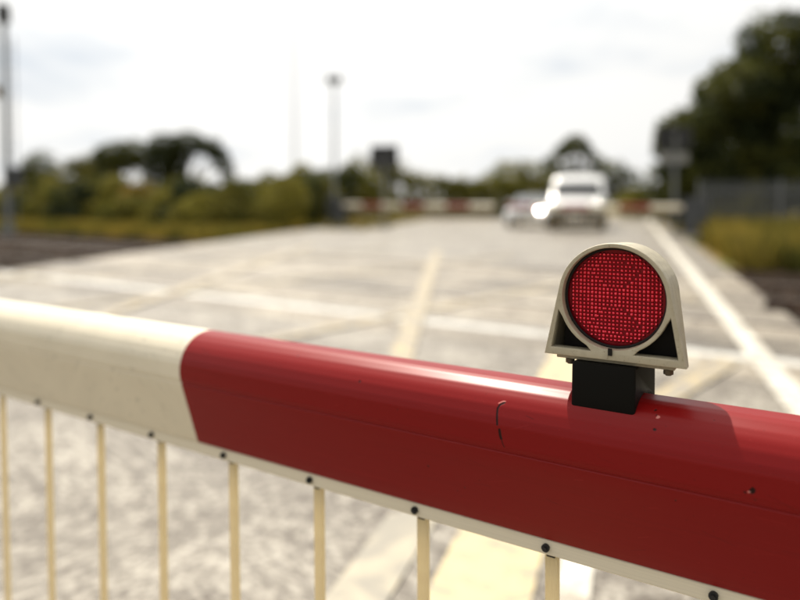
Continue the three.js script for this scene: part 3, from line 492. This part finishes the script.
// big dark tree at the right, and its neighbour behind the signal
plant('broadleaf_tree', 'tree', 'large dense dark tree towering behind the palisade fence', [18.0, -31], [[-3.4, 3.2, 0, 2.2, 2.4], [-2.9, 5.6, 0.3, 2.1, 1.8], [-1.0, 7.4, 0, 2.2, 1.9], [0.6, 4.2, 0.6, 3.6, 3.4], [2.6, 7.9, 0, 2.6, 2.1], [3.6, 4.6, -0.5, 3, 3], [-0.6, 2.2, 1.4, 2.6, 1.9], [-2.2, 1.6, 0.4, 1.7, 1.4], [1.2, 8.6, 0.5, 1.5, 1.2]], { size: 0.2, dens: 3.6, trunk: 0.32, tone: [0.034, 0.044, 0.013], tone2: [0.115, 0.118, 0.022] });
plant('broadleaf_tree', 'tree', 'smaller dark tree behind the signal with the grey plate', [12.4, -30], [[-0.2, 3.6, 0, 1.35, 1.4], [0.5, 2.2, 0.2, 1.5, 1.5], [-0.5, 1.7, 0, 1.3, 1.4], [0.9, 4.4, 0, 0.8, 0.7], [-0.9, 0.9, 0.2, 0.9, 0.9]], { size: 0.17, dens: 3, trunk: 0.16, tone: [0.034, 0.044, 0.013], tone2: [0.115, 0.118, 0.022] });
plant('bush', 'bush', 'yellow green bush between the two dark trees', [14.3, -29], [[0, 0.8, 0, 0.9, 1.0], [0.3, 1.6, 0, 0.6, 0.7]], { tone: MID, tone2: PALE, dens: 1.4 });
// trees along the left skyline
const SKY = 'trees on the skyline beyond the tracks';
plant('broadleaf_tree', 'tree', 'small round dark tree at the outer end of the skyline trees', [-38.6, -75], [[0, 4.3, 0, 1.9, 1.9], [0.3, 2.4, 0.3, 1.9, 1.7], [-0.6, 3, 0, 1.6, 1.8]], { size: 0.26, group: SKY, trunk: 0.2 });
plant('broadleaf_tree', 'tree', 'low olive tree between the small round tree and the gapped trees', [-34, -74], [[-0.4, 3.4, 0, 2.2, 2.0], [1.8, 3.0, 0.2, 2.2, 2], [0.4, 4.5, 0, 1.5, 1.0], [0.6, 1.9, 0, 2.6, 1.6]], { size: 0.26, group: SKY, trunk: 0.2, tone: DARK, tone2: OLIVE });
plant('broadleaf_tree', 'tree', 'domed skyline tree beside the sky gap low between two crowns', [-30.2, -76], [[-0.6, 5.6, 0, 2.4, 1.9], [1.6, 6.2, 0.2, 2.0, 1.3], [-2.4, 4.3, 0, 1.7, 1.8], [2.7, 5.0, 0, 1.2, 1.2], [-1.4, 3.0, 0.2, 1.9, 1.6], [0.4, 5.0, 0.4, 1.7, 1.3], [-1.6, 5.2, -0.4, 1.8, 1.4]], { size: 0.26, group: SKY, trunk: 0.3, tone: DARK, tone2: MID });
plant('broadleaf_tree', 'tree', 'wide skyline tree arching over a bright round gap of sky', [-23.4, -75], [[-1.6, 6.6, 0, 2.0, 1.5], [0.8, 7.1, 0, 2.0, 1.2], [2.7, 6.6, 0.2, 1.7, 1.0], [-2.3, 4.8, 0, 1.7, 1.6], [-0.6, 4.6, 0.2, 1.5, 1.9], [4.3, 5.2, 0, 1.15, 1.4], [5.0, 3.6, 0, 0.9, 1.5], [-0.5, 2.6, 0.2, 1.4, 1.8], [0.7, 1.6, 0, 1.3, 1.5], [-1.6, 5.6, 0.5, 1.9, 1.6], [-0.2, 5.7, -0.4, 1.5, 1.2], [3.6, 6.0, 0, 1.1, 0.9], [-2.6, 3.4, 0.3, 1.4, 1.5]], { size: 0.24, dens: 1.8, group: SKY, trunk: 0.35, tone: DARK, tone2: [0.06, 0.068, 0.024] });
// behind the van
plant('broadleaf_tree', 'tree', 'tree behind the white van, crown lifted over a pale gap of sky', [14.9, -60], [[0, 5.5, 0, 1.6, 0.8], [0.1, 6.1, 0, 0.9, 0.5], [-1.5, 2.6, 0, 1.4, 1.5], [1.6, 2.5, 0.2, 1.5, 1.4], [0, 2.2, 0, 1.5, 1.4], [-2.0, 4.1, 0, 0.8, 0.8], [2.0, 4.1, 0, 0.75, 0.8], [-1.2, 4.9, 0, 0.7, 0.5], [1.3, 4.9, 0, 0.7, 0.5], [0.1, 4.1, 0, 0.28, 0.55], [-0.6, 4.2, 0.2, 0.22, 0.5], [0.75, 4.2, -0.2, 0.22, 0.5]], { size: 0.22, dens: 1.6, trunk: 0.22, tone: DARK, tone2: MID });
plant('broadleaf_tree', 'tree', 'round dark tree on the side of the van toward the signal', [18.2, -58], [[-0.6, 3.0, 0, 1.4, 1.3], [0.7, 2.2, 0, 1.3, 1.5], [-1.2, 1.6, 0, 1.2, 1.3]], { size: 0.2, trunk: 0.16 });
plant('broadleaf_tree', 'tree', 'low olive tree behind the silver car', [8.3, -50], [[-0.5, 2.5, 0, 1.5, 1.3], [1.0, 2.8, 0, 1.1, 1.1], [-1.6, 1.7, 0, 1.3, 1.4], [0.6, 1.3, 0.2, 1.8, 1.3], [2.1, 1.6, 0, 1.0, 1.4]], { size: 0.18, trunk: 0.14, tone: MID, tone2: PALE });
for (const [x, z] of [[4.7, -62], [6.2, -62]]) plant('bush', 'bush', 'small rounded dark bush far beyond the barrier', [x, z], [[0, 1.9, 0, 1.0, 0.95], [0.2, 1.0, 0.2, 1.0, 1.0]], { size: 0.18, group: 'rounded bushes far beyond the barrier', tone: [0.035, 0.05, 0.022], tone2: [0.055, 0.07, 0.03] });
// mid hedge across the middle
const HEDGE = 'bushes of the far hedge behind the barrier';
for (let k = 0; k < 9; k++) { const x = -2.6 + k * 1.25, h = [3.4, 3.5, 3.1, 2.7, 2.5, 2.3, 2.2, 2.3, 2.2][k]; plant('hedge_bush', 'bush', 'olive green bush of the hedge behind the far barrier', [x, -43 + rr(-1, 1)], [[0, h * 0.55, 0, 0.95, h * 0.55], [rr(-0.4, 0.4), h * 0.8, 0, 0.6, 0.45], [rr(-0.5, 0.5), 0.5, 0.4, 0.9, 0.8]], { size: 0.15, group: HEDGE, tone: MID, tone2: OLIVE }); }
for (let k = 0; k < 6; k++) plant('hedge_bush', 'bush', 'low yellowish bush on the roadside between van and signal', [13.0 + k * 1.1, -40 + rr(-1.5, 1.5)], [[0, 0.8, 0, 0.9, 0.9], [rr(-0.4, 0.4), 1.3, 0, 0.5, 0.5]], { size: 0.14, group: 'bushes between van and signal', tone: MID, tone2: PALE });
// tall bushes behind the mast
const TALL = 'tall bushes around the lamp mast';
for (const [x, z, h, tn] of [[-6.0, -33, 2.5, 0], [-5.0, -34, 3.0, 0], [-4.1, -33, 2.6, 1], [-3.2, -34, 2.8, 1], [-2.3, -34.5, 3.1, 1], [-1.4, -34, 2.4, 0]]) plant('tall_bush', 'bush', tn ? 'tall dark leafy bush behind the lamp mast' : 'tall yellow green bush beside the dark ones behind the lamp mast', [x, z], [[0, h * 0.45, 0, 0.95, h * 0.42], [rr(-0.3, 0.3), h * 0.75, 0, 0.6, h * 0.22], [rr(-0.5, 0.5), 0.5, 0.4, 0.9, 0.7]], { size: 0.13, group: tn ? TALL : TALL + ', yellow green', tone: tn ? DARK : MID, tone2: tn ? MID : PALE });
// scrub along the tracks on the left
for (let k = 0; k < 18; k++) {
  const p = railPt(18.6 + k * 1.45, 19.0 + rr(-0.8, 1.2)), h = rr(1.35, 2.2), kind = [1, 0, 1, 2, 1, 0, 3, 1, 2][k % 9];
  plant('scrub_bush', 'bush', ['olive scrub bush along the far side of the tracks', 'pale yellow green scrub bush along the far side of the tracks', 'dark green scrub bush along the far side of the tracks', 'rusty orange scrub bush along the far side of the tracks'][kind], [p.x, p.z], [[0, h * 0.45, 0, 1.0, h * 0.45], [rr(-0.5, 0.5), h * 0.75, rr(-0.3, 0.3), 0.6, h * 0.25], [rr(-0.7, 0.7), 0.5, 0.6, 0.8, 0.6], [rr(-0.7, 0.7), 0.35, 1.0, 0.6, 0.45]], { size: 0.13, group: 'scrub bushes along the tracks, ' + ['olive', 'pale', 'dark', 'rusty'][kind], tone: [MID, OLIVE, [0.03, 0.04, 0.016], OLIVE][kind], tone2: [OLIVE, PALE, DARK, RUST][kind] });
}
for (let k = 0; k < 12; k++) { const p = railPt(21 + k * 2.4, 25 + rr(-1, 2)), h = rr(1.9, 2.9); plant('scrub_bush', 'bush', 'taller olive bush in the second row behind the trackside scrub', [p.x, p.z], [[0, h * 0.5, 0, 1.4, h * 0.5], [rr(-0.6, 0.6), h * 0.75, 0, 0.9, h * 0.25], [rr(-0.9, 0.9), 0.6, 0.6, 1.2, 0.7]], { size: 0.17, group: 'second row of scrub', tone: DARK, tone2: OLIVE }); }

// grass: tufts of blades on the verges
seed = 31;
{
  const mk = () => { const p = []; for (let k = 0; k < 9; k++) { const a = rr(0, 6.28), l = rr(0.6, 1), w = 0.03, lean = rr(0.1, 0.55), bx = rr(-0.16, 0.16), bz = rr(-0.16, 0.16), cx = Math.cos(a), cz = Math.sin(a); p.push(bx - cz * w, 0, bz + cx * w, bx + cz * w, 0, bz - cx * w, bx + cx * lean * l * 0.5, l * 0.6, bz + cz * lean * l * 0.5, bx + cx * lean * l * 0.5, l * 0.6, bz + cz * lean * l * 0.5, bx + cz * w, 0, bz - cx * w, bx + cx * lean * l, l, bz + cz * lean * l); } const g = new THREE.BufferGeometry(); g.setAttribute('position', new THREE.Float32BufferAttribute(p, 3)); g.computeVertexNormals(); return g; };
  const grassMat = new THREE.MeshPhysicalMaterial({ color: lin(1, 1, 1), roughness: 0.8, specularIntensity: 0.2, transmission: 0.5, thickness: 0 });
  function field(label, n, place) {
    const im = new THREE.InstancedMesh(mk(), grassMat, n), m = new THREE.Matrix4(), c = new THREE.Color(); im.name = numbered('grass');
    for (let k = 0; k < n; k++) { const [x, y, z, h, t] = place(); m.compose(V(x, y, z), new THREE.Quaternion().setFromAxisAngle(V(0, 1, 0), rr(0, 6.28)), V(h * 0.9, h, h * 0.9)); im.setMatrixAt(k, m); const f = clamp(0.5 + 2.2 * fbm(x * 0.7, 3, z * 0.7, 3) + rr(-0.3, 0.3) + t, 0, 1), q = rr(0.75, 1.25); c.setRGB(lerp(0.07, 0.33, f) * q, lerp(0.085, 0.245, f) * q, lerp(0.016, 0.045, f) * q); im.setColorAt(k, c); }
    im.castShadow = im.receiveShadow = true; im.userData = { kind: 'stuff', label, category: 'grass' }; scene.add(im);
  }
  field('rough yellow green grass along the far side of the tracks', 9000, () => { const p = (() => { const q = 14.2 + 5 * Math.pow(rnd(), 0.8); return railPt(rr(tLeft(q) + 0.35, 44), q); })(); return [p.x, -0.16, p.z, rr(0.25, 0.6), 0.1]; });
  field('tall yellow grass bank in front of the palisade fence', 9000, () => { for (;;) { const z = -rr(10.5, 27), x = edgeR(z) + 0.5 + rr(0, 9), p = x * ACROSS.x + z * ACROSS.z; if (p < 13.3 || p > 26) continue; return [x, -0.16, z, rr(0.45, 1.0), 0.0]; } });
  field('grass verge beyond the far barrier', 5000, () => { for (;;) { const z = -rr(24, 44), x = rr(-9, 24); if (x > edgeL(z) - 0.4 + 3.0 && x < edgeR(z) + 0.3) continue; if (x * ACROSS.x + z * ACROSS.z < 20) continue; return [x, -0.16, z, rr(0.3, 0.7), 0.1]; } });
}
// palisade fence in front of the big tree
{
  const f = thing('palisade_fence', 'grey steel palisade fence in front of the big dark tree', 'fence', [10.8, -0.16, -25.2], -0.12);
  const steel = mat(0.16, 0.17, 0.18, 0.6, { metalness: 0.4 }), s = new THREE.Shape(); [[-0.034, 0], [0.034, 0], [0.034, 1.85], [0, 2.0], [-0.034, 1.85]].forEach(([a, b], i) => i ? s.lineTo(a, b) : s.moveTo(a, b));
  const pg = new THREE.ExtrudeGeometry(s, { depth: 0.006, bevelEnabled: false }), post = box(0.06, 2.0, 0.1, 0, 1.0, -0.09);
  for (let k = 0; k < 72; k++) mesh('pale', pg, steel, f).position.set(k * 0.155, rr(-0.01, 0.01), 0);
  for (const y of [0.45, 1.6]) mesh('rail', box(11.2, 0.05, 0.035, 5.5, y, -0.019), steel, f);
  for (let k = 0; k < 5; k++) mesh('post', post, steel, f).position.set(k * 2.78, 0, 0);
}
// loose ballast stones where the tracks leave the deck
{
  seed = 88; const g = new THREE.IcosahedronGeometry(0.045, 0), p = g.attributes.position; for (let i = 0; i < p.count; i++) { const q = 0.8 + 0.4 * Math.abs(Math.sin(p.getX(i) * 300 + p.getY(i) * 170)); p.setXYZ(i, p.getX(i) * q, p.getY(i) * 0.7 * q, p.getZ(i) * q); } g.computeVertexNormals();
  const n = 12000, im = new THREE.InstancedMesh(g, mat(1, 1, 1, 0.95, { specularIntensity: 0.15 }), n), m = new THREE.Matrix4(), c = new THREE.Color(); im.name = 'ballast';
  for (let k = 0; k < n; k++) { let t, q; for (;;) { q = rr(4.3, 13.4); t = rr(-8, 26); if (t > tRight(q) - 0.06 && t < tLeft(q) + 0.06) continue; break; } const w = railPt(t, q); m.compose(V(w.x, -0.09 + rr(-0.01, 0.015), w.z), new THREE.Quaternion().setFromEuler(new THREE.Euler(rr(0, 6), rr(0, 6), rr(0, 6))), V(1, 1, 1).multiplyScalar(rr(0.6, 1.4))); im.setMatrixAt(k, m); const s = rr(0.5, 1.5); c.setRGB(0.052 * s, 0.036 * s, 0.026 * s); im.setColorAt(k, c); }
  im.castShadow = im.receiveShadow = true; im.userData = { kind: 'stuff', label: 'dark brown ballast stones between the sleepers', category: 'ballast' }; scene.add(im);
}

const renderer = new THREE.WebGLRenderer({ antialias: true });
renderer.setSize(1024, 768);
renderer.shadowMap.enabled = true;
renderer.toneMapping = THREE.LinearToneMapping;
renderer.toneMappingExposure = EXPOSURE;
renderer.render(scene, camera);
